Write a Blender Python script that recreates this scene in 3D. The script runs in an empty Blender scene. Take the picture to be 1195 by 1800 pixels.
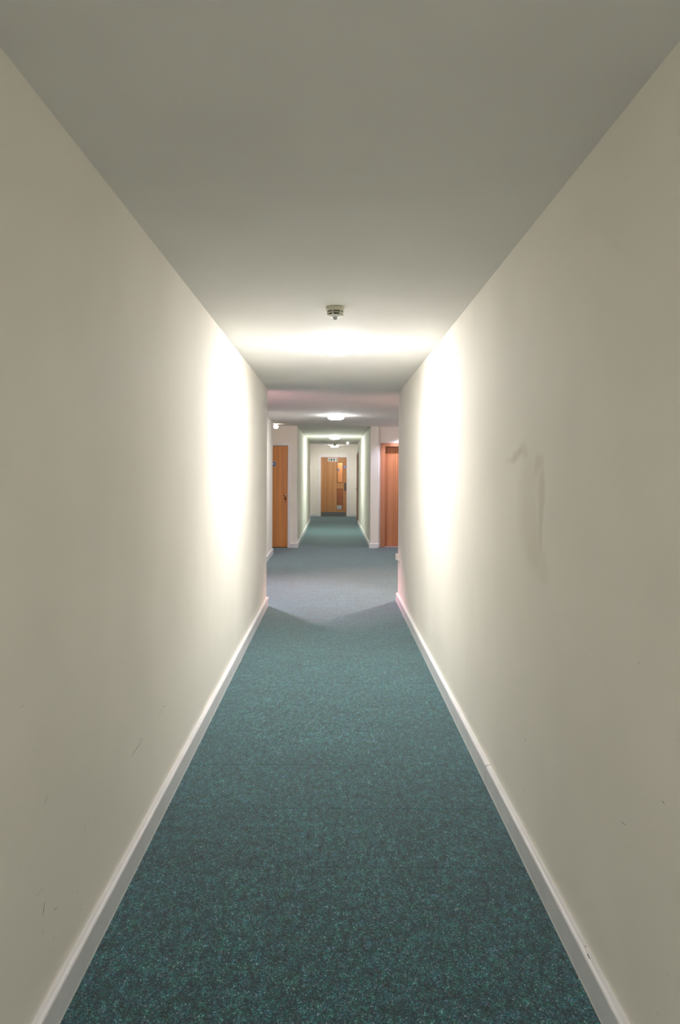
import bpy, bmesh, math, random
from mathutils import Vector, Matrix

random.seed(7)
C = bpy.context.scene.collection
sc = bpy.context.scene
PI = math.pi

# ------------------------------------------------------------------ camera
CAM_Z = 1.47
F_PX = 1337.0                       # focal length for a 1195 x 1800 frame
cd = bpy.data.cameras.new('camera')
cam = bpy.data.objects.new('camera', cd)
C.objects.link(cam)
cd.sensor_fit = 'VERTICAL'
cd.sensor_height = 36.0
cd.lens = F_PX / 1800.0 * 36.0
cd.shift_x = 10.5 / 1800.0
cd.shift_y = -67.0 / 1800.0
cd.clip_start = 0.05
cam.matrix_world = (Matrix.Translation((0, 0, CAM_Z)) @ Matrix.Rotation(PI / 2, 4, 'X')
                    @ Matrix.Rotation(math.radians(0.29), 4, 'Z'))
sc.camera = cam

# ------------------------------------------------------------------ world, exposure
w = bpy.data.worlds.new('world')
sc.world = w
w.use_nodes = True
w.node_tree.nodes['Background'].inputs[0].default_value = (0.9, 0.95, 1.0, 1)
w.node_tree.nodes['Background'].inputs[1].default_value = 0.05
sc.view_settings.view_transform = 'Standard'
sc.view_settings.look = 'None'
sc.view_settings.gamma = 1.0
sc.view_settings.use_curve_mapping = False
sc.view_settings.exposure = 2.82
sc.cycles.diffuse_bounces = 10
sc.cycles.max_bounces = 14
sc.cycles.use_denoising = True
sc.cycles.sample_clamp_indirect = 6.0

# lamp radiances and tints (each lamp is built further down, the light stays in its builder)
LAMP_MAIN = 45.0
LAMP_REAR = 35.0
LAMP_LOBBY = 38.0
LAMP_FAR = 42.0
LAMP_END = 16.0
DOWN_LEFT = 115.0
DOWN_RIGHT = 115.0
DOWN_DOOR = 15.0
TINT_MAIN = (0.99, 0.985, 1.0)
TINT_FAR = (0.90, 1.0, 0.95)
TINT_PINK = (1.0, 0.54, 0.64)
TINT_ROSE = (1.0, 0.56, 0.48)
TINT_LAV = (0.78, 0.74, 1.0)


def lin(r, g, b):
    def f(c):
        c /= 255.0
        return c / 12.92 if c <= 0.04045 else ((c + 0.055) / 1.055) ** 2.4
    return (f(r), f(g), f(b), 1.0)


# ------------------------------------------------------------------ materials
class NT:
    def __init__(self, name):
        self.m = bpy.data.materials.new(name)
        self.m.use_nodes = True
        self.t = self.m.node_tree
        self.b = self.t.nodes['Principled BSDF']

    def n(self, typ, **kw):
        nd = self.t.nodes.new(typ)
        for k, v in kw.items():
            setattr(nd, k, v)
        return nd

    def l(self, a, b):
        self.t.links.new(a, b)

    def pos(self):
        return self.n('ShaderNodeNewGeometry').outputs['Position']

    def mapping(self, vec, loc=(0, 0, 0), rot=(0, 0, 0), scale=(1, 1, 1), typ='POINT'):
        nd = self.n('ShaderNodeMapping', vector_type=typ)
        nd.inputs['Location'].default_value = loc
        nd.inputs['Rotation'].default_value = rot
        nd.inputs['Scale'].default_value = scale
        self.l(vec, nd.inputs['Vector'])
        return nd.outputs[0]

    def noise(self, vec, scale, detail=2.0, rough=0.5):
        nd = self.n('ShaderNodeTexNoise')
        nd.inputs['Scale'].default_value = scale
        nd.inputs['Detail'].default_value = detail
        nd.inputs['Roughness'].default_value = rough
        self.l(vec, nd.inputs['Vector'])
        return nd.outputs['Fac']

    def ramp(self, fac, stops, interp='LINEAR'):
        nd = self.n('ShaderNodeValToRGB')
        cr = nd.color_ramp
        cr.interpolation = interp
        while len(cr.elements) < len(stops):
            cr.elements.new(0.5)
        for e, (p, c) in zip(cr.elements, stops):
            e.position = p
            e.color = c
        self.l(fac, nd.inputs[0])
        return nd.outputs[0]

    def rng(self, v, a, b, c, d, smooth=True):
        nd = self.n('ShaderNodeMapRange')
        if smooth:
            nd.interpolation_type = 'SMOOTHSTEP'
        for i, x in enumerate((a, b, c, d)):
            nd.inputs[i + 1].default_value = x
        self.l(v, nd.inputs[0])
        return nd.outputs[0]

    def math(self, op, a, b):
        nd = self.n('ShaderNodeMath', operation=op)
        for i, x in enumerate((a, b)):
            if isinstance(x, (int, float)):
                nd.inputs[i].default_value = x
            else:
                self.l(x, nd.inputs[i])
        return nd.outputs[0]

    def mix(self, fac, a, b, blend='MIX'):
        nd = self.n('ShaderNodeMix', data_type='RGBA', blend_type=blend)
        for i, x in ((0, fac), (6, a), (7, b)):
            if isinstance(x, (int, float)):
                nd.inputs[i].default_value = x
            elif isinstance(x, tuple):
                nd.inputs[i].default_value = x
            else:
                self.l(x, nd.inputs[i])
        return nd.outputs[2]

    def bump(self, h, strength, dist):
        nd = self.n('ShaderNodeBump')
        nd.inputs['Strength'].default_value = strength
        nd.inputs['Distance'].default_value = dist
        self.l(h, nd.inputs['Height'])
        self.l(nd.outputs[0], self.b.inputs['Normal'])

    def color(self, c):
        if isinstance(c, tuple):
            self.b.inputs['Base Color'].default_value = c
        else:
            self.l(c, self.b.inputs['Base Color'])

    def set(self, **kw):
        for k, v in kw.items():
            self.b.inputs[k.replace('_', ' ')].default_value = v
        return self


def paint(name, base, marks=(), stains=(), x=0.0, rough=0.75):
    """Matt wall paint with roller relief; marks and stains are wear at fixed places."""
    t = NT(name)
    p = t.pos()
    n1 = t.noise(p, 1.3, 2)
    dark = tuple(c * 0.955 for c in base[:3]) + (1,)
    col = t.mix(t.rng(n1, 0.35, 0.65, 0, 1), base, dark)
    # soft yellow-brown smudges
    if stains:
        pw = t.n('ShaderNodeVectorMath', operation='ADD')
        nz = t.n('ShaderNodeTexNoise')
        nz.inputs['Scale'].default_value = 5.0
        t.l(p, nz.inputs['Vector'])
        sc_ = t.n('ShaderNodeVectorMath', operation='SCALE')
        sc_.inputs['Scale'].default_value = 0.16
        t.l(nz.outputs['Color'], sc_.inputs[0])
        sub = t.n('ShaderNodeVectorMath', operation='SUBTRACT')
        t.l(sc_.outputs[0], sub.inputs[0])
        sub.inputs[1].default_value = (0.08, 0.08, 0.08)
        t.l(p, pw.inputs[0])
        t.l(sub.outputs[0], pw.inputs[1])
        acc = None
        for (y, z, ay, az, ang, s) in stains:
            m = t.mapping(pw.outputs[0], (x, y, z), (math.radians(ang), 0, 0), (4, ay, az), 'TEXTURE')
            ln = t.n('ShaderNodeVectorMath', operation='LENGTH')
            t.l(m, ln.inputs[0])
            v = t.rng(ln.outputs['Value'], 1.0, 0.25, 0.0, s)
            acc = v if acc is None else t.math('MAXIMUM', acc, v)
        col = t.mix(acc, col, (base[0] * .50, base[1] * .47, base[2] * .30, 1))
    if marks:
        grit = t.rng(t.noise(p, 260, 2), 0.35, 0.55, 0.5, 1.0)
        acc = None
        for (y, z, hl, ang, hw, s) in marks:
            m = t.mapping(p, (x, y, z), (math.radians(ang), 0, 0), (1, hl * 1.1, hw * 1.35), 'TEXTURE')
            ln = t.n('ShaderNodeVectorMath', operation='LENGTH')
            t.l(m, ln.inputs[0])
            v = t.rng(ln.outputs['Value'], 1.0, 0.3, 0.0, min(1, s * 1.2))
            acc = v if acc is None else t.math('MAXIMUM', acc, v)
        acc = t.math('MULTIPLY', acc, grit)
        col = t.mix(acc, col, (0.10, 0.09, 0.09, 1))
    t.color(col)
    t.set(Roughness=rough)
    t.b.inputs['Specular IOR Level'].default_value = 0.25
    t.bump(t.noise(p, 90, 3, 0.6), 0.12, 0.002)
    return t.m


WALL = (0.830, 0.795, 0.720, 1)
LEFT_MARKS = [(1.985, .342, .01, 36.9, .0019, .7), (1.98, .331, .0183, 72.6, .0024, .8), (2.065, .285, .0151, -5.7, .0014, .75),
              (2.245, .232, .0125, 2.3, .0012, .65), (2.271, .165, .0075, -3.8, .0011, .5), (1.954, .393, .038, -.8, .0009, .4),
              (1.976, .276, .0081, 42.5, .0013, .6), (2.053, .215, .0107, 79.2, .0015, .5), (2.049, .186, .0045, 63.4, .0013, .35),
              (3.377, .434, .0346, -10.8, .002, .5), (3.306, .427, .0492, 9.4, .0019, .4), (2.915, .415, .1175, 1.5, .0026, .5),
              (2.97, .43, .026, -2.2, .0014, .5), (1.993, .614, .0156, 39.8, .0039, .22), (2.303, .388, .0204, 68.5, .0034, .2),
              (2.413, .364, .0093, 74.5, .0014, .35), (1.837, .905, .0103, 14, .0018, .3), (1.829, .516, .0166, 5.2, .0009, .3)]
RIGHT_MARKS = [(1.724, .729, .0091, 6.3, .0013, .85), (1.961, .573, .0198, -10.2, .0012, .65), (2.96, .44, .0136, -8.4, .0018, .6),
               (3.123, .237, .0146, 7.9, .0018, .35), (2.974, .233, .0323, 12.5, .0014, .3), (1.748, .234, .006, 0, .001, .7),
               (1.7, .354, .004, 7.1, .0012, .4), (1.867, 1.01, .0045, 16.7, .0016, .8), (2.393, 1.246, .0035, 45, .0018, .6),
               (2.478, .455, .0186, 4.6, .0012, .3)]
RIGHT_STAINS = [(3.13, 1.545, .20, .035, -12, .32), (3.02, 1.56, .12, .05, 0, .20), (2.80, 1.50, .10, .07, -30, .25),
                (2.76, 1.33, .05, .24, 0, .28), (2.93, 1.36, .22, .30, 0, .16), (2.86, 1.22, .17, .14, 0, .20),
                (2.74, 1.13, .13, .10, 0, .14)]
m_wall_l = paint('cream_wall_paint_left', WALL, LEFT_MARKS, (), -0.75)
m_wall_r = paint('cream_wall_paint_right', WALL, RIGHT_MARKS, RIGHT_STAINS, 0.75)
m_wall = paint('cream_wall_paint', WALL)
m_ceil = paint('white_ceiling_paint', (0.80, 0.79, 0.77, 1), rough=0.85)


def gloss(name, c, rough=0.35, metal=0.0, spec=0.5):
    t = NT(name)
    p = t.pos()
    t.color(t.mix(t.rng(t.noise(p, 7, 3), 0.3, 0.7, 0, 1), c, tuple(v * 0.93 for v in c[:3]) + (1,)))
    t.set(Roughness=rough, Metallic=metal)
    t.b.inputs['Specular IOR Level'].default_value = spec
    return t.m


m_skirt = gloss('white_gloss_skirting', (0.77, 0.755, 0.77, 1), 0.30)
m_trim = gloss('white_gloss_trim', (0.82, 0.80, 0.78, 1), 0.30)
m_sealant = gloss('pale_sealant', (0.42, 0.44, 0.43, 1), 0.5)
m_plastic = gloss('white_plastic', (0.78, 0.77, 0.70, 1), 0.35)
m_cream_plastic = gloss('aged_cream_plastic', (0.62, 0.60, 0.47, 1), 0.4)
m_black = gloss('black_slot', (0.012, 0.012, 0.012, 1), 0.6)
m_grey_dark = gloss('dark_grey_gap', (0.10, 0.10, 0.08, 1), 0.6)
m_grey_plastic = gloss('translucent_grey_tip', (0.45, 0.45, 0.48, 1), 0.25)
m_steel = gloss('brushed_steel', (0.17, 0.18, 0.185, 1), 0.30, 1.0)
m_grille = gloss('grey_white_grille', (0.50, 0.50, 0.50, 1), 0.4)
m_steel_dark = gloss('dark_steel', (0.16, 0.13, 0.11, 1), 0.4, 0.7)
m_brass = gloss('polished_brass', (0.85, 0.62, 0.38, 1), 0.25, 1.0)
m_blue = gloss('blue_sign_vinyl', (0.03, 0.10, 0.45, 1), 0.4)
m_signwhite = gloss('white_sign_vinyl', (0.80, 0.80, 0.78, 1), 0.4)
m_signink = gloss('dark_green_sign_ink', (0.010, 0.028, 0.020, 1), 0.4)
m_signgrey = gloss('grey_green_sign_ink', (0.16, 0.22, 0.19, 1), 0.4)
m_threshold = gloss('pink_grey_threshold_metal', (0.60, 0.46, 0.46, 1), 0.35, 0.4)
m_rubber = gloss('dark_joint', (0.02, 0.018, 0.015, 1), 0.8)


def wood(name, base, dark, light, fx=42.0):
    t = NT(name)
    p = t.pos()
    g1 = t.noise(t.mapping(p, scale=(fx, fx, 0.35)), 1.0, 3, 0.55)
    g2 = t.noise(t.mapping(p, scale=(170, 170, 2.2)), 1.0, 3, 0.6)
    g3 = t.noise(t.mapping(p, scale=(7, 7, 0.05)), 1.0, 1, 0.5)
    f = t.math('ADD', t.math('MULTIPLY', g1, 0.5), t.math('ADD', t.math('MULTIPLY', g2, 0.2), t.math('MULTIPLY', g3, 0.3)))
    col = t.ramp(f, [(0.36, dark), (0.5, base), (0.64, light)])
    t.color(col)
    t.set(Roughness=0.38)
    t.b.inputs['Coat Weight'].default_value = 0.15
    t.bump(g2, 0.1, 0.001)
    return t.m


m_wood_end = wood('oak_veneer_end_door', (0.46, 0.215, 0.075, 1), (0.34, 0.145, 0.045, 1), (0.56, 0.29, 0.12, 1))
m_wood_left = wood('orange_veneer_left_door', (0.66, 0.27, 0.075, 1), (0.50, 0.175, 0.040, 1), (0.78, 0.37, 0.12, 1))
m_wood_right = wood('red_brown_veneer_right_door', (0.43, 0.17, 0.065, 1), (0.32, 0.105, 0.035, 1), (0.54, 0.24, 0.11, 1))
m_wood_frame = wood('red_brown_frame_timber', (0.42, 0.17, 0.080, 1), (0.32, 0.11, 0.045, 1), (0.52, 0.25, 0.13, 1))
m_wood_deep = wood('deep_brown_timber', (0.22, 0.085, 0.035, 1), (0.15, 0.05, 0.02, 1), (0.30, 0.12, 0.05, 1))


def carpet():
    t = NT('teal_fleck_carpet')
    p = t.pos()
    oi = t.n('ShaderNodeObjectInfo')
    # loop tufts: one flat colour per cell, stretched a little along the pile
    def cells(sx, sy, off):
        v = t.n('ShaderNodeTexVoronoi')
        v.inputs['Scale'].default_value = 1.0
        t.l(t.mapping(p, loc=off, scale=(sx, sy, 60)), v.inputs['Vector'])
        return v
    v1 = cells(330, 230, (3.1, 1.7, 0))
    v2 = cells(190, 140, (11.3, 7.7, 4))
    s1 = t.n('ShaderNodeSeparateColor'); t.l(v1.outputs['Color'], s1.inputs[0])
    s2 = t.n('ShaderNodeSeparateColor'); t.l(v2.outputs['Color'], s2.inputs[0])
    a = t.ramp(s1.outputs[0], [
        (0.00, (0.002, 0.020, 0.022, 1)), (0.24, (0.004, 0.058, 0.060, 1)), (0.48, (0.008, 0.115, 0.120, 1)),
        (0.66, (0.024, 0.090, 0.112, 1)), (0.77, (0.062, 0.100, 0.120, 1)), (0.85, (0.050, 0.230, 0.230, 1)),
        (0.93, (0.150, 0.130, 0.155, 1)), (0.98, (0.28, 0.36, 0.37, 1))], 'CONSTANT')
    b = t.ramp(s2.outputs[1], [
        (0.00, (0.50, 0.60, 0.58, 1)), (0.35, (0.92, 0.95, 0.95, 1)), (0.7, (1.25, 1.2, 1.22, 1)), (0.9, (1.7, 1.35, 1.4, 1))], 'CONSTANT')
    col = t.mix(0.8, a, b, 'MULTIPLY')
    col = t.mix(1.0, col, (0.84, 0.86, 0.88, 1), 'MULTIPLY')
    hue = t.rng(t.noise(p, 21.0, 3, 0.6), 0.38, 0.62, 0, 1)
    col = t.mix(1.0, col, t.mix(hue, (0.80, 1.06, 0.90, 1), (0.88, 0.94, 1.12, 1)), 'MULTIPLY')
    # clumps of pile, then trodden variation over a hand's breadth and over metres
    n0 = t.rng(t.noise(t.mapping(p, scale=(1.25, 0.6, 1)), 30.0, 6, 0.9), 0.38, 0.62, 0.15, 1.85, False)
    n1 = t.rng(t.noise(p, 5.0, 3), 0.3, 0.7, 0.88, 1.12)
    n1 = t.math('MULTIPLY', n0, n1)
    n2 = t.rng(t.noise(p, 1.1, 2), 0.3, 0.7, 0.93, 1.07)
    tile = t.rng(oi.outputs['Random'], 0, 1, 0.96, 1.05, False)
    k = t.math('MULTIPLY', t.math('MULTIPLY', n1, n2), tile)
    cmb = t.n('ShaderNodeCombineColor')
    for i in range(3):
        t.l(k, cmb.inputs[i])
    col = t.mix(1.0, col, cmb.outputs[0], 'MULTIPLY')
    t.color(col)
    t.set(Roughness=0.95)
    t.b.inputs['Specular IOR Level'].default_value = 0.1
    t.b.inputs['Sheen Weight'].default_value = 0.44
    t.b.inputs['Sheen Roughness'].default_value = 0.5
    t.b.inputs['Sheen Tint'].default_value = (0.84, 0.95, 1.0, 1)
    t.bump(v1.outputs['Distance'], 0.5, 0.002)
    return t.m


m_carpet = carpet()
m_subfloor = gloss('dark_subfloor', (0.012, 0.022, 0.024, 1), 0.9)


def emitter(name, tint, strength):
    t = NT(name)
    t.color((0.8, 0.8, 0.8, 1))
    t.b.inputs['Emission Color'].default_value = tint + (1,)
    t.b.inputs['Emission Strength'].default_value = strength
    t.set(Roughness=0.3)
    return t.m


def glass():
    t = NT('clear_vision_glass')
    g = t.n('ShaderNodeBsdfGlossy'); g.inputs['Roughness'].default_value = 0.03
    tr = t.n('ShaderNodeBsdfTransparent'); tr.inputs[0].default_value = (0.93, 0.96, 0.94, 1)
    fr = t.n('ShaderNodeFresnel'); fr.inputs[0].default_value = 1.5
    mx = t.n('ShaderNodeMixShader')
    t.l(fr.outputs[0], mx.inputs[0]); t.l(tr.outputs[0], mx.inputs[1]); t.l(g.outputs[0], mx.inputs[2])
    t.l(mx.outputs[0], t.t.nodes['Material Output'].inputs[0])
    return t.m


m_glass = glass()


# ------------------------------------------------------------------ geometry helpers
def box(bm, x0, x1, y0, y1, z0, z1, bev=0.0, skip_bottom=False):
    vs = [bm.verts.new(v) for v in ((x0, y0, z0), (x1, y0, z0), (x1, y1, z0), (x0, y1, z0),
                                    (x0, y0, z1), (x1, y0, z1), (x1, y1, z1), (x0, y1, z1))]
    fs = [bm.faces.new([vs[i] for i in f]) for f in ((3, 2, 1, 0), (4, 5, 6, 7), (0, 1, 5, 4), (1, 2, 6, 5), (2, 3, 7, 6), (3, 0, 4, 7))]
    if bev:
        es = list({e for f in fs for e in f.edges})
        bmesh.ops.bevel(bm, geom=es, offset=bev, segments=2, affect='EDGES', profile=0.6)


def prism(bm, prof, a, b, normal):
    """Extrude a profile (u = out from wall, z) from point a to point b; normal = 2D outward."""
    rings = []
    for p in (a, b):
        rings.append([bm.verts.new((p[0] + normal[0] * u, p[1] + normal[1] * u, z)) for u, z in prof])
    n = len(prof)
    for i in range(n):
        bm.faces.new((rings[0][i], rings[0][(i + 1) % n], rings[1][(i + 1) % n], rings[1][i]))
    bm.faces.new(rings[0]); bm.faces.new(list(reversed(rings[1])))
    bmesh.ops.recalc_face_normals(bm, faces=bm.faces[:])


def lathe(bm, prof, seg=40, axis='Z', close=True):
    rings = []
    for r, z in prof:
        if r < 1e-6:
            rings.append([bm.verts.new((0, 0, z))])
        else:
            rings.append([bm.verts.new((r * math.cos(2 * PI * i / seg), r * math.sin(2 * PI * i / seg), z)) for i in range(seg)])
    for A, B in zip(rings, rings[1:]):
        for i in range(seg):
            j = (i + 1) % seg
            if len(A) == 1 and len(B) == 1:
                continue
            if len(A) == 1:
                bm.faces.new((A[0], B[i], B[j]))
            elif len(B) == 1:
                bm.faces.new((A[i], A[j], B[0]))
            else:
                bm.faces.new((A[i], A[j], B[j], B[i]))
    bmesh.ops.recalc_face_normals(bm, faces=bm.faces[:])
    for f in bm.faces:
        f.smooth = True


def obj(name, bm, mat, parent=None, loc=None, rot=None):
    me = bpy.data.meshes.new(name)
    bm.to_mesh(me); bm.free()
    me.materials.append(mat)
    o = bpy.data.objects.new(name, me)
    C.objects.link(o)
    if parent is not None:
        o.parent = parent
    if loc:
        o.location = loc
    if rot:
        o.rotation_euler = rot
    return o


def boxobj(name, mat, dims, parent=None, bev=0.0):
    bm = bmesh.new()
    for d in ([dims] if not isinstance(dims[0], (tuple, list)) else dims):
        box(bm, *d, bev=bev)
    return obj(name, bm, mat, parent)


def struct(o, label=None, cat=None):
    o['kind'] = 'structure'
    if label: o['label'] = label
    if cat: o['category'] = cat
    return o


def empty(name, loc=(0, 0, 0)):
    o = bpy.data.objects.new(name, None)
    o.empty_display_size = 0.1
    o.location = loc
    C.objects.link(o)
    return o


def thing(name, label, cat, loc, group=None):
    o = empty(name, loc)
    o['label'] = label; o['category'] = cat
    if group: o['group'] = group
    return o


# ------------------------------------------------------------------ the setting
H = 2.42
W = 0.75           # half width of the near corridor
LC, RC = 8.50, 8.86       # where the near walls stop, left and right
FY = 15.10         # far side of the lobby: start of the far corridor
XL, XR = -0.735, 0.725    # far corridor walls
EY = 26.30         # end wall

ceiling = boxobj('ceiling', m_ceil, (-4.2, 4.2, -4.2, 28.6, H, H + 0.1))
struct(ceiling, 'smooth off-white painted ceiling running the length of the corridor', 'ceiling')

floor = boxobj('floor', m_subfloor, (-4.2, 4.2, -4.2, 28.6, -0.06, -0.007))
struct(floor, 'teal flecked carpet tile floor running down the corridor', 'floor')

# carpet tiles: half metre squares, columns meet at +-0.25, rows at 0.343 + k/2
tile_meshes = {}


def tile_mesh(key, sx, sy, g):
    if key in tile_meshes:
        return tile_meshes[key]
    bm = bmesh.new()
    a, b, t = sx / 2 - g, sy / 2 - g, 0.0005
    lo = [bm.verts.new((s * a, q * b, -0.007)) for s, q in ((-1, -1), (1, -1), (1, 1), (-1, 1))]
    mi = [bm.verts.new((s * a, q * b, -t)) for s, q in ((-1, -1), (1, -1), (1, 1), (-1, 1))]
    hi = [bm.verts.new((s * (a - t), q * (b - t), 0)) for s, q in ((-1, -1), (1, -1), (1, 1), (-1, 1))]
    bm.faces.new(hi)
    for i in range(4):
        j = (i + 1) % 4
        bm.faces.new((lo[i], lo[j], mi[j], mi[i]))
        bm.faces.new((mi[i], mi[j], hi[j], hi[i]))
    me = bpy.data.meshes.new('carpet_tile')
    bm.to_mesh(me); bm.free()
    me.materials.append(m_carpet)
    tile_meshes[key] = me
    return me


Y0 = 0.343
far = bmesh.new()


def flat_tile(bm, x0, x1, y0, y1, g=0.0):
    t = 0.0002
    hi = [bm.verts.new(v) for v in ((x0 + g + t, y0 + g + t, 0), (x1 - g - t, y0 + g + t, 0), (x1 - g - t, y1 - g - t, 0), (x0 + g + t, y1 - g - t, 0))]
    lo = [bm.verts.new(v) for v in ((x0 + g, y0 + g, -0.007), (x1 - g, y0 + g, -0.007), (x1 - g, y1 - g, -0.007), (x0 + g, y1 - g, -0.007))]
    bm.faces.new(hi)
    for i in range(4):
        j = (i + 1) % 4
        bm.faces.new((lo[i], lo[j], hi[j], hi[i]))


for k in range(-9, 57):
    y = Y0 + 0.5 * k
    yc = y + 0.25
    for c in range(-8, 8):
        x = -0.25 + 0.5 * c
        xc = x + 0.25
        if yc < 8.6:
            if abs(xc) > 0.6:
                continue
        elif yc > 15.3 and abs(xc) > 1.1:
            continue
        if 0.3 < yc < 10.4 and abs(xc) < 1.1:
            wide = (c, k) in ((1, 5), (1, 6), (-1, 6), (-1, 7), (0, 6))
            g = 0.0007 if wide else 0.0
            me = tile_mesh(('t', wide), 0.5, 0.5, g)
            o = bpy.data.objects.new('carpet_tile', me)
            C.objects.link(o)
            o.parent = floor
            o.location = (xc, yc, 0)
        else:
            flat_tile(far, x, x + 0.5, y, y + 0.5)
fo = obj('carpet_tiles', far, m_carpet, floor)
fo['kind'] = 'stuff'

# walls -------------------------------------------------------------
def wall(name, mat, dims, label):
    return struct(boxobj(name, mat, dims), label, 'wall')


wall('wall_left', m_wall_l, (-0.95, -W, -4.0, LC, -0.05, H + .02), 'long cream left wall of the near corridor with scuff marks low down')
wall('wall_right', m_wall_r, (W, 0.95, -4.0, RC, -0.05, H + .02), 'long cream right wall of the near corridor with a brownish smudge')
wall('wall_back', m_wall, (-0.95, 0.95, -4.15, -4.0, -0.05, H + .02), 'cream wall closing the corridor behind the viewer')
wall('wall_side', m_wall, (-4.0, -0.95, LC - 0.2, LC, -0.05, H + .02), 'cream wall of the left side passage turning off at the lobby')
wall('wall_side', m_wall, (0.95, 4.0, RC - 0.2, RC, -0.05, H + .02), 'cream wall of the right side passage turning off at the lobby')
wall('wall_side', m_wall, (-4.15, -4.0, LC - .2, FY + .3, -0.05, H + .02), 'cream wall closing the left side passages')
wall('wall_side', m_wall, (4.0, 4.15, RC - .2, FY + .6, -0.05, H + .02), 'cream wall closing the right side passages')
# left lobby block: seen as a narrow strip of wall between near corner and the left door
wall('wall_left', m_wall, [(-4.0, -1.13, 11.3, 14.0, -0.05, H + .02)], 'cream block of wall left in the lobby before the orange door')
wall('wall_right', m_wall, [(1.95, 4.0, 11.6, 15.28, -0.05, H + .02)], 'cream block of wall at the right side of the lobby')
# far side of the lobby, left, with the orange door
wall('wall_front', m_wall, [(-4.0, -1.80, FY, FY + .15, -0.05, H + .02), (-1.80, -0.916, FY, FY + .15, 2.03, H + .02),
                            (-0.916, XL, FY, FY + .15, -0.05, H + .02)], 'pinkish cream wall around the orange door left of the far corridor')
# pier and recessed wall on the right, with the brown door
wall('wall_front', m_wall, [(XR, 0.885, FY, FY + .35, -0.05, H + .02)], 'narrow pale pier right of the far corridor mouth')
wall('wall_front', m_wall, [(0.885, 0.955, 15.28, 15.45, -0.05, H + .02), (0.955, 1.95, 15.28, 15.45, 2.085, H + .02),
                            (1.95, 4.0, 15.28, 15.45, -0.05, H + .02)], 'lavender white wall around the red brown door at the right')
wall('wall_back', m_wall, [(0.885, 2.1, 15.66, 15.7, -0.05, H + .02)], 'wall closing behind the red brown door')
wall('wall_back', m_wall, [(-2.0, -0.88, FY + .3, FY + .34, -0.05, H + .02)], 'wall closing behind the orange door')
# far corridor
wall('wall_left', m_wall, (XL - .15, XL, FY + .15, 23.25, -0.05, H + .02), 'left wall of the far corridor with a bright lamp streak')
wall('wall_left', m_wall, (-0.97, -0.815, 23.25, EY, -0.05, H + .02), 'set-back left wall beside the end door')
D3A, D3B = 22.72, 23.62
wall('wall_right', m_wall, [(XR, XR + .15, FY + .35, D3A, -0.05, H + .02), (XR, XR + .15, D3A, D3B, 2.05, H + .02),
                            (XR, XR + .15, D3B, 24.4, -0.05, H + .02)], 'right wall of the far corridor with a bright lamp streak')
wall('wall_right', m_wall, (0.80, 0.95, 24.4, EY, -0.05, H + .02), 'set-back right wall beside the end door')
wall('wall_end', m_wall, [(-0.97, -0.454, EY, EY + .12, -0.05, H + .02), (0.437, 0.95, EY, EY + .12, -0.05, H + .02),
                          (-0.454, 0.437, EY, EY + .12, 2.045, H + .02)], 'cream end wall of the corridor around the glazed door')
# vestibule beyond the end door
wall('wall_side', m_wall, [(-0.97, -0.85, EY + .12, 28.4, -0.05, H + .02), (0.85, 0.97, EY + .12, 28.4, -0.05, H + .02)],
     'side walls of the small lobby beyond the end door')

# skirting ----------------------------------------------------------
SKH, SKT = 0.091, 0.024
SK_PROF = [(0.0, 0.0), (SKT, 0.0), (SKT, SKH - 0.009), (SKT - 0.0012, SKH - 0.0045), (SKT - 0.0045, SKH - 0.0012),
           (SKT - 0.009, SKH), (0.0, SKH)]


def skirting(name, a, b, nrm, label, bead=False):
    bm = bmesh.new()
    prism(bm, SK_PROF, a, b, nrm)
    o = struct(obj(name, bm, m_skirt), label, 'skirting board')
    if bead:
        bm = bmesh.new()
        prism(bm, [(SKT, 0.0), (SKT + 0.003, 0.0), (SKT, 0.004)], a, b, nrm)
        obj('sealant_bead', bm, m_sealant, o)
    return o


skirting('baseboard_left', (-W, -4), (-W, LC), (1, 0), 'white skirting board along the near left wall', True)
skirting('baseboard_right', (W, -4), (W, 3.607), (-1, 0), 'nearer length of white skirting along the right wall, with a chip', True)
skirting('baseboard_right', (W, 3.613), (W, RC), (-1, 0), 'farther length of white skirting along the right wall beyond the joint', True)
skirting('baseboard_left', (-1.13, 11.3), (-1.13, 14.0), (1, 0), 'short white skirting on the lobby wall before the orange door')
skirting('baseboard_front', (-0.861, FY), (XL + SKT, FY), (0, -1), 'short white skirting between the orange door and the far corridor')
skirting('baseboard_left', (XL, FY), (XL, 23.25), (1, 0), 'white skirting along the left of the far corridor')
skirting('baseboard_front', (XR - SKT, FY), (0.885 + SKT * 0, FY), (0, -1), 'white skirting wrapping the narrow right pier')
skirting('baseboard_front', (0.885, 15.28), (0.925, 15.28), (0, -1), 'tiny white skirting beside the red brown door frame')
skirting('baseboard_right', (XR, FY), (XR, D3A - .06), (-1, 0), 'white skirting along the right of the far corridor')
skirting('baseboard_end', (-0.815, EY), (-0.535, EY), (0, -1), 'white skirting on the end wall left of the door')
skirting('baseboard_end', (0.52, EY), (0.80, EY), (0, -1), 'white skirting on the end wall right of the door')
skirting('baseboard_left', (-0.815, 23.25), (-0.815, EY - SKT), (1, 0), 'white skirting on the set-back wall beside the end door')
skirting('baseboard_right', (0.80, 24.4), (0.80, EY - SKT), (-1, 0), 'white skirting right of the end door on the set-back wall')
skirting('baseboard_side', (-4, LC), (-W, LC), (0, 1), 'white skirting of the left side passage')
skirting('baseboard_side', (W, RC), (4, RC), (0, 1), 'white skirting of the right side passage')


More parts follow.
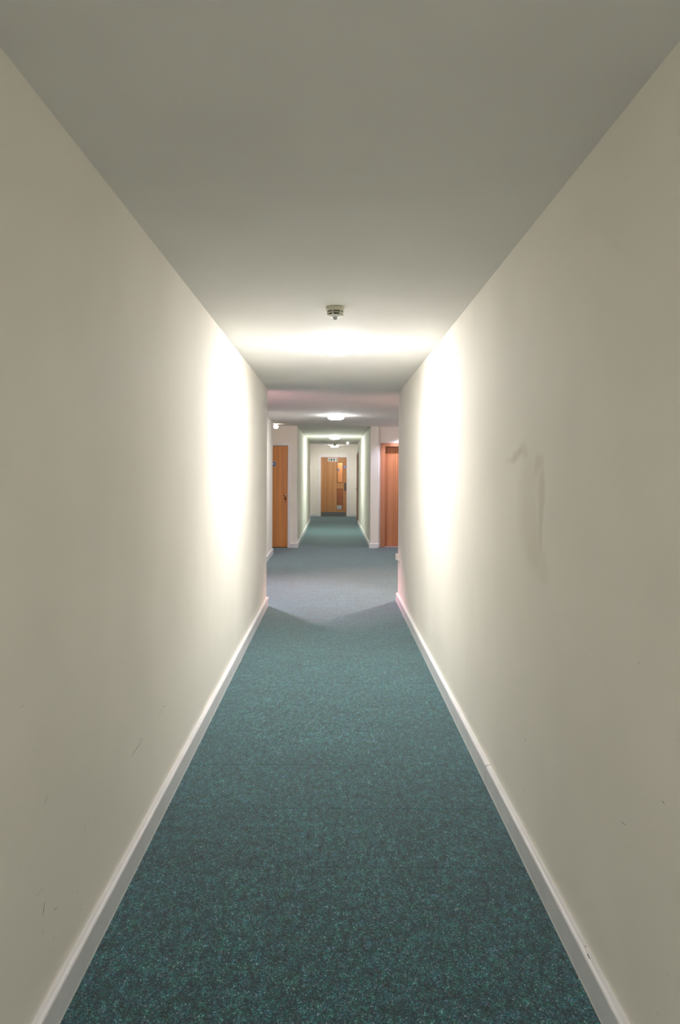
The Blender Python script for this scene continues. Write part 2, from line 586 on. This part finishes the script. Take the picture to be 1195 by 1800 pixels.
# ------------------------------------------------------------------ doors
def disc(name, mat, x, y, z, r, t, parent, seg=28):
    """A disc facing -Y with thickness t, standing proud of plane y."""
    bm = bmesh.new()
    lathe(bm, [(0, 0), (r * 0.98, 0), (r, -t * 0.3), (r, -t), (0, -t)][::-1], seg)
    for f in bm.faces:
        f.smooth = False
    return obj(name, bm, mat, parent, (x, y, z), (PI / 2, 0, 0))


def fire_disc(x, y, z, r, parent):
    """Blue mandatory disc; disc body spans y-0.002..y"""
    bm = bmesh.new()
    lathe(bm, [(0, -0.002), (r, -0.002), (r, 0), (0, 0)], 28)
    s = obj('fire_sign', bm, m_blue, parent, (x, y, z), (-PI / 2, 0, 0))
    s['label'] = 'blue round fire door sign'
    # white rim and pale centre lines, sub-parts
    bm = bmesh.new()
    lathe(bm, [(r * .90, 0.002), (r, 0.002), (r, 0.003), (r * .90, 0.003), (r * .90, 0.002)], 28)
    for k, wd in ((-0.28, .85), (0.0, 1.05), (0.28, .85)):
        box(bm, -r * wd * .5, r * wd * .5, r * (k - .07), r * (k + .07), 0.0, 0.001)
    bm2 = bmesh.new()
    # the printed side faces -Y: local +Z after -90 deg about X is +Y, so print goes at -Z side
    lathe(bm2, [(r * .90, -0.0028), (r, -0.0028), (r, -0.002), (r * .90, -0.002), (r * .90, -0.0028)], 28)
    for k, wd in ((-0.30, .75), (0.0, 1.05), (0.30, .75)):
        box(bm2, -r * wd * .5, r * wd * .5, r * (k - .09), r * (k + .09), -0.0028, -0.002)
    bm.free()
    obj('sign_print', bm2, m_signwhite, parent_sub(s))
    return s


def parent_sub(s):
    return s


# --- door_1: end of the corridor, oak leaf with two glazed panels
d1 = struct(empty('door_1', (0, 0, 0)), 'oak door at the very end with two slim glazed panels and steel kick plate', 'door')
LX0, LX1, LZ0, LZ1 = -0.446, 0.429, 0.010, 2.035
VX0, VX1 = 0.112, 0.305
U0, U1 = 1.175, 1.863
V0, V1 = 0.245, 0.955
ly0, ly1 = EY + 0.010, EY + 0.054
boxobj('leaf', m_wood_end, [(LX0, VX0, ly0, ly1, LZ0, LZ1), (VX1, LX1, ly0, ly1, LZ0, LZ1), (VX0, VX1, ly0, ly1, U1, LZ1),
                            (VX0, VX1, ly0, ly1, V1, U0), (VX0, VX1, ly0, ly1, LZ0, V0)], d1)
for (a, b) in ((U0, U1), (V0, V1)):
    g = boxobj('vision_glass', m_glass, (VX0, VX1, EY + .030, EY + .036, a, b), d1)
    boxobj('glazing_bead', m_wood_deep, [(VX0 - .012, VX0 + .010, ly0 - .008, ly0 + .012, a - .012, b + .012), (VX1 - .010, VX1 + .012, ly0 - .008, ly0 + .012, a - .012, b + .012),
                                         (VX0 + .010, VX1 - .010, ly0 - .008, ly0 + .012, a - .012, a + .010), (VX0 + .010, VX1 - .010, ly0 - .008, ly0 + .012, b - .010, b + .012)], d1)
kp = boxobj('kick_plate', m_steel, (LX0 + .01, LX1 - .01, ly0 - .003, ly0, 0.012, 0.150), d1)
kp['label'] = 'brushed steel kick plate'
pp = boxobj('push_plate', m_steel_dark, (0.352, 0.422, ly0 - .004, ly0, 0.885, 1.170), d1, bev=.001)
pp['label'] = 'dark steel pull plate'
bm = bmesh.new()
box(bm, 0.372, 0.392, ly0 - .05, ly0 - .034, 0.93, 1.125, bev=.004)
box(bm, 0.374, 0.390, ly0 - .036, ly0 - .003, 0.940, 0.958)
box(bm, 0.374, 0.390, ly0 - .036, ly0 - .003, 1.097, 1.115)
obj('pull_handle', bm, m_steel_dark, d1)
# architrave, three lengths each
def architrave(parent, x0, x1, ztop, yface, wd, t, mat, bev=0.003):
    boxobj('architrave', mat, (x0 - wd, x0, yface - t, yface, 0.0, ztop + wd), parent, bev)
    boxobj('architrave', mat, (x1, x1 + wd, yface - t, yface, 0.0, ztop + wd), parent, bev)
    boxobj('architrave', mat, (x0, x1, yface - t, yface, ztop, ztop + wd), parent, bev)
architrave(d1, -0.454, 0.437, 2.045, EY, 0.078, 0.018, m_trim)
boxobj('door_stop', m_wood_frame, [(-0.454, -0.446, EY, EY + .1, 0, 2.045), (0.429, 0.437, EY, EY + .1, 0, 2.045), (-0.446, 0.429, EY, EY + .1, 2.036, 2.045)], d1)
# exit sign: white plate with dark pictograms
sg = boxobj('exit_sign', m_signwhite, (-0.218, 0.112, ly0 - .004, ly0, 1.905, 2.015), d1, bev=.0)
sg['label'] = 'white exit sign plate with four dark pictograms'
bm = bmesh.new()
yy0, yy1 = ly0 - .0055, ly0 - .004
def tri(bm, pts):
    a = [bm.verts.new((x, yy0, z)) for x, z in pts]
    b = [bm.verts.new((x, yy1, z)) for x, z in pts]
    n = len(pts)
    bm.faces.new(a); bm.faces.new(b[::-1])
    for i in range(n):
        bm.faces.new((a[i], b[i], b[(i + 1) % n], a[(i + 1) % n]))
# running figure
tri(bm, [(-0.188, 1.975), (-0.182, 2.003), (-0.166, 2.003), (-0.160, 1.975)])
tri(bm, [(-0.196, 1.950), (-0.186, 1.973), (-0.160, 1.973), (-0.152, 1.945), (-0.166, 1.945)])
tri(bm, [(-0.190, 1.916), (-0.182, 1.950), (-0.160, 1.945), (-0.150, 1.916), (-0.166, 1.930), (-0.176, 1.916)])
# doorway block, third symbol
tri(bm, [(-0.110, 1.916), (-0.110, 2.003), (-0.068, 2.003), (-0.068, 1.916)])
tri(bm, [(-0.068, 1.952), (-0.068, 1.968), (-0.045, 1.968), (-0.045, 1.952)])
tri(bm, [(-0.018, 1.916), (-0.030, 1.960), (-0.014, 2.003), (0.022, 2.003), (0.020, 1.916)])
# arrow at the right
tri(bm, [(0.062, 1.916), (0.062, 2.003), (0.076, 2.003), (0.094, 1.960), (0.076, 1.916)])
obj('pictogram', bm, m_signink, sg)
bm = bmesh.new()
tri(bm, [(-0.146, 1.940), (-0.146, 1.992), (-0.114, 1.992), (-0.114, 1.940)])
obj('pictogram', bm, m_signgrey, sg)
fire_disc(0.364, ly0, 1.706, 0.05, d1)
fire_disc(0.150, EY + .030, 1.61, 0.042, d1)
# pale vent grille at the foot of the lower panel
gr = boxobj('air_grille', m_grille, [(0.106, 0.116, ly0 - .012, ly0 + .01, 0.245, 0.388), (0.264, 0.274, ly0 - .012, ly0 + .01, 0.245, 0.388),
                                    (0.116, 0.264, ly0 - .012, ly0 + .01, 0.245, 0.257), (0.116, 0.264, ly0 - .012, ly0 + .01, 0.376, 0.388),
                                    (0.116, 0.264, ly0 + .004, ly0 + .01, 0.257, 0.376)], d1)
gr['label'] = 'small pale square grille'
for i in range(5):
    z = 0.263 + i * 0.0228
    bm = bmesh.new()
    box(bm, 0.116, 0.264, -0.008, 0.004, -0.0075, 0.0075)
    s = obj('slat', bm, m_grille, gr, (0, ly0 - .001, z + .008), (math.radians(-20), 0, 0))

# vestibule timber beyond the glazing
struct(boxobj('wall_back', wood('light_timber_panelling', (0.66, 0.33, 0.17, 1), (0.52, 0.21, 0.09, 1), (0.78, 0.44, 0.25, 1)), (-0.85, 0.85, 27.9, 27.96, 0.0, H)), 'orange timber panelling glimpsed through the end door glass', 'wall')

struct(boxobj('dimming_panel', m_wood_frame, (-0.85, 0.85, 27.86, 27.9, 0.0, 0.98)), 'dark red timber dado added to dim the view through the lower glass of the end door', 'panel')  # dark panel added only to dim what shows through the lower glass

# --- door_2: orange veneer door left of the far corridor
d2 = struct(empty('door_2', (0, 0, 0)), 'orange veneer door at the left of the lobby with a blue round sign', 'door')
DX0, DX1 = -1.80, -0.916
yl = FY + 0.012
boxobj('leaf', m_wood_left, (DX0 + .004, DX1 - .004, yl, yl + .044, 0.012, 2.018), d2)
architrave(d2, DX0, DX1, 2.03, FY, 0.055, 0.016, m_trim)
boxobj('door_stop', m_trim, [(DX0 - .001, DX0 + .002, FY, FY + .15, 0, 2.03), (DX1 - .002, DX1 + .001, FY, FY + .15, 0, 2.03), (DX0, DX1, FY, FY + .15, 2.024, 2.032)], d2)
fire_disc(-1.200, yl, 1.662, 0.050, d2)
hd = disc('rose_plate', m_brass, -0.962, yl, 1.045, 0.024, 0.008, d2)
bm = bmesh.new()
lathe(bm, [(0, 0.0), (0.009, 0.0), (0.009, 0.022), (0.020, 0.030), (0.023, 0.040), (0.018, 0.050), (0, 0.053)], 24)
hd = obj('door_knob', bm, m_brass, d2, (-0.962, yl - 0.006, 1.045), (PI / 2, 0, 0))
hd['label'] = 'small brass knob'
es = disc('escutcheon', m_brass, -0.962, yl, 0.975, 0.020, 0.006, d2)
bm = bmesh.new(); box(bm, -0.967, -0.957, yl - .004, yl, 0.895, 0.945)
kh = obj('keyhole', bm, m_black, d2); kh['label'] = 'dark lock slot below the handle'
boxobj('threshold', m_rubber, (DX0, DX1, FY + .002, FY + .08, 0.0, 0.010), d2)

# --- door_3: red brown recessed door on the right of the lobby
d3 = struct(empty('door_3', (0, 0, 0)), 'red brown timber door and frame set back at the right of the lobby', 'door')
yr = 15.28
boxobj('door_frame', m_wood_frame, (0.935, 1.026, yr - .018, yr + .17, 0.0, 2.095), d3, .003)
boxobj('door_frame', m_wood_frame, (1.890, 1.949, yr - .018, yr + .17, 0.0, 2.095), d3, .003)
boxobj('door_frame', m_wood_frame, (1.026, 1.890, yr - .018, yr + .17, 2.027, 2.095), d3, .003)
boxobj('leaf', m_wood_right, (1.030, 1.886, yr + .12, yr + .164, 0.018, 2.02), d3)
boxobj('threshold', m_threshold, (1.026, 1.890, yr - .01, yr + .12, 0.0, 0.014), d3, .002)

# --- door_4: door in the right wall of the far corridor, seen edge on
d4 = struct(empty('door_4', (0, 0, 0)), 'brown door in the right wall of the far corridor, seen almost edge on', 'door')
boxobj('leaf', m_wood_deep, (XR + .012, XR + .056, D3A + .006, D3B - .006, 0.01, 2.035), d4)
boxobj('architrave', m_wood_deep, (XR - .020, XR, D3A - .06, D3A, 0, 2.05), d4)
boxobj('architrave', m_wood_frame, (XR - .020, XR, D3B, D3B + .06, 0, 2.05), d4)
boxobj('architrave', m_wood_deep, (XR - .020, XR, D3A - .06, D3B + .06, 2.05, 2.11), d4)
bm = bmesh.new()
box(bm, XR - .055, XR - .040, 23.40, 23.52, 0.99, 1.01, bev=.004)
box(bm, XR - .050, XR + .012, 23.50, 23.52, 0.99, 1.01)
obj('door_handle', bm, m_steel, d4)


# ------------------------------------------------------------------ lamps
def bulkhead(x, y, strength, tint, label, r=0.130, drop=0.068):
    """Round ceiling bulkhead: base ring, opal dome that gives the light, thin bezel."""
    t = thing('ceiling_light', label, 'ceiling light', (x, y, H), 'round opal ceiling lights')
    bm = bmesh.new()
    lathe(bm, [(0, 0), (r, 0), (r, -0.005), (r - 0.003, -0.007), (0, -0.007)], 48)
    obj('base_plate', bm, m_plastic, t)
    bm = bmesh.new()
    lathe(bm, [(r - 0.003, -0.007), (r - 0.001, -0.012), (r, -0.036), (r - 0.003, -0.041)], 48)
    sk_ = obj('diffuser_skirt', bm, emitter('opal_skirt_lit', tint, strength * 0.13), t)
    sk_['label'] = 'dimmer side of the lit diffuser'
    bm = bmesh.new()
    prof = []
    for i in range(13):
        a = i / 12 * PI / 2
        prof.append(((r - 0.003) * math.cos(a) ** 0.7 if i < 12 else 0.0, -0.041 - (drop - 0.041) * math.sin(a)))
    lathe(bm, prof, 48)
    dm = obj('diffuser', bm, emitter('opal_diffuser_lit', tint, strength), t)
    dm['label'] = 'lit opal diffuser dome'
    return t


def globe(x, y, r, strength, tint, label):
    t = thing('globe_light', label, 'ceiling light', (x, y, H), 'small globe lights')
    bm = bmesh.new(); lathe(bm, [(0, 0), (r * .75, 0), (r * .75, -.012), (0, -.012)], 24)
    obj('base', bm, m_plastic, t)
    bm = bmesh.new()
    lathe(bm, [(r * math.sin(PI * i / 14) if 0 < i < 14 else 0.0, -0.012 - r * .85 + r * .85 * math.cos(PI * i / 14)) for i in range(15)], 24)
    obj('globe', bm, emitter('small_globe_lit', tint, strength), t)
    return t


bulkhead(0.027, 5.60, LAMP_MAIN, TINT_MAIN, 'large bright round ceiling light nearest, just beyond the smoke detector')
bulkhead(0.026, 12.35, LAMP_LOBBY, TINT_MAIN, 'round ceiling light over the middle of the lobby')
bulkhead(0.013, 19.35, LAMP_FAR, TINT_FAR, 'round ceiling light in the middle of the far corridor')
bulkhead(0.010, 25.15, LAMP_END, TINT_MAIN, 'farthest round ceiling light, in front of the end door')
bulkhead(0.027, -1.30, LAMP_REAR, TINT_MAIN, 'round ceiling light over the corridor behind the viewer')
bulkhead(0.25, 27.65, 18.0, (1.0, 0.85, 0.65), 'round ceiling light in the small lobby behind the end door')
globe(-1.117, 14.55, 0.046, 2.6, (1.0, 0.84, 0.68), 'small bright globe light on the lobby ceiling above the orange door')
globe(0.40, 22.60, 0.031, 3.0, (1.0, 0.97, 0.92), 'tiny globe light on the ceiling deep in the far corridor')


def downlight(x, y, energy, tint, size, label):
    t = thing('recessed_downlight', label, 'ceiling light', (x, y, H), 'recessed downlights')
    bm = bmesh.new()
    lathe(bm, [(0.036, 0.0), (0.050, 0.0), (0.050, -0.003), (0.036, -0.004), (0.036, 0.0)], 32)
    obj('bezel', bm, m_steel, t)
    ld = bpy.data.lights.new('downlight_lamp', 'SPOT')
    ld.energy = energy; ld.color = tint; ld.spot_size = math.radians(size); ld.spot_blend = 0.6; ld.shadow_soft_size = 0.03
    lo = bpy.data.objects.new('lamp', ld); C.objects.link(lo); lo.parent = t; lo.location = (0, 0, -0.01)
    return t


downlight(1.42, 14.90, DOWN_DOOR, TINT_LAV, 125, 'recessed downlight in the ceiling close above the red brown door')
downlight(-0.99, 8.93, DOWN_LEFT, TINT_PINK, 94, 'recessed downlight just round the left corner of the near corridor')
downlight(1.20, 9.55, DOWN_RIGHT, TINT_ROSE, 106, 'recessed downlight just round the right corner of the near corridor')


# ------------------------------------------------------------------ smoke detectors
def detector(x, y, label):
    t = thing('smoke_detector', label, 'smoke detector', (x, y, H), 'ceiling smoke detectors')
    bm = bmesh.new(); lathe(bm, [(0, 0), (0.0515, 0), (0.0535, -0.003), (0.0530, -0.020), (0.0505, -0.0255), (0, -0.0255)], 44)
    obj('base', bm, m_cream_plastic, t)
    bm = bmesh.new(); lathe(bm, [(0, -.0255), (0.0455, -.0255), (0.0440, -.0335), (0, -.0335)], 44)
    g = obj('insect_screen', bm, m_grey_dark, t)
    bm = bmesh.new(); lathe(bm, [(0.020, -.0335), (0.0475, -.0335), (0.0465, -.0370), (0.0435, -.0385), (0.020, -.0385)], 44)
    obj('ring', bm, m_cream_plastic, t)
    bm = bmesh.new(); lathe(bm, [(0, -.0385), (0.0375, -.0385), (0.0355, -.0465), (0, -.0465)], 44)
    s = obj('sensing_slot', bm, m_black, t); s['label'] = 'black sensing slot'
    bm = bmesh.new()
    lathe(bm, [(0, -.0465), (0.0395, -.0465), (0.0385, -.0490), (0.030, -.0535), (0.018, -.0575), (0, -.0590)], 44)
    obj('cover', bm, m_plastic, t)
    bm = bmesh.new(); lathe(bm, [(0.0135, -.0560), (0.0130, -.0640), (0.0105, -.0705), (0.0055, -.0735), (0, -.0745)], 24)
    obj('tip', bm, m_grey_plastic, t)
    for k in range(6):
        a = math.radians(-108 + 60 * k)
        bm = bmesh.new(); box(bm, 0.036, 0.0475, -0.0022, 0.0022, -.0480, -.0245)
        obj('rib', bm, m_plastic, t, (0, 0, 0), (0, 0, a))
    bm = bmesh.new(); box(bm, 0.0525, 0.0555, -0.002, 0.002, -.0075, -.0035)
    obj('fixing_screw', bm, m_black, t, (0, 0, 0), (0, 0, math.radians(215)))
    return t


detector(0.002, 4.33, 'cream smoke detector on the ceiling in front of the nearest light')
detector(0.020, 24.20, 'tiny distant smoke detector in front of the farthest light')

# ------------------------------------------------------------------ small things on walls
sk = thing('wall_socket', 'white socket plate low on the right wall near its far corner', 'socket', (W, 8.66, 0.465))
bm = bmesh.new(); box(bm, -0.009, 0.0, -0.074, 0.074, -0.043, 0.043, bev=.002); obj('face_plate', bm, m_plastic, sk)
for yy in (-0.035, 0.035):
    bm = bmesh.new(); box(bm, -0.0095, -0.008, yy - .004, yy + .004, -0.006, 0.010); obj('socket_hole', bm, m_black, sk)
    bm = bmesh.new(); box(bm, -0.012, -0.009, yy * .5 - .005, yy * .5 + .005, 0.018, 0.032); obj('rocker_switch', bm, m_plastic, sk)
pl = thing('switch_box', 'small white surface box at the very corner of the right wall', 'switch', (W, 8.80, 0.515))
bm = bmesh.new(); box(bm, -0.030, 0.0, -0.035, 0.035, -0.035, 0.035, bev=.003); obj('box_body', bm, m_plastic, pl)
bm = bmesh.new(); box(bm, -0.033, -0.030, -0.009, 0.009, -0.014, 0.014); obj('rocker_switch', bm, m_plastic, pl)
al = thing('wall_sounder', 'slim white alarm box high on the right wall above the far side door', 'alarm', (XR, 22.80, 2.22))
bm = bmesh.new(); box(bm, -0.030, 0.0, -0.05, 0.05, -0.075, 0.075, bev=.004); obj('housing', bm, m_plastic, al)
bm = bmesh.new(); box(bm, -0.033, -0.029, -0.02, 0.02, -0.055, -0.045); obj('sounder_slot', bm, m_black, al)

# gap filler in the skirting joint and a knock on the skirting edge
right_boards = [o for o in C.objects if o.name.startswith('baseboard_right')]
boxobj('joint_gap', m_rubber, (W - 0.0228, W, 3.607, 3.613, 0.0, 0.0885), right_boards[0])
ch = boxobj('paint_chip', m_grey_dark, [(0.7345, 0.7370, 2.168, 2.190, 0.0905, 0.0916), (0.742, 0.744, 2.222, 2.229, 0.0905, 0.0916)], right_boards[0])
ch['label'] = 'dark chips in the white paint'
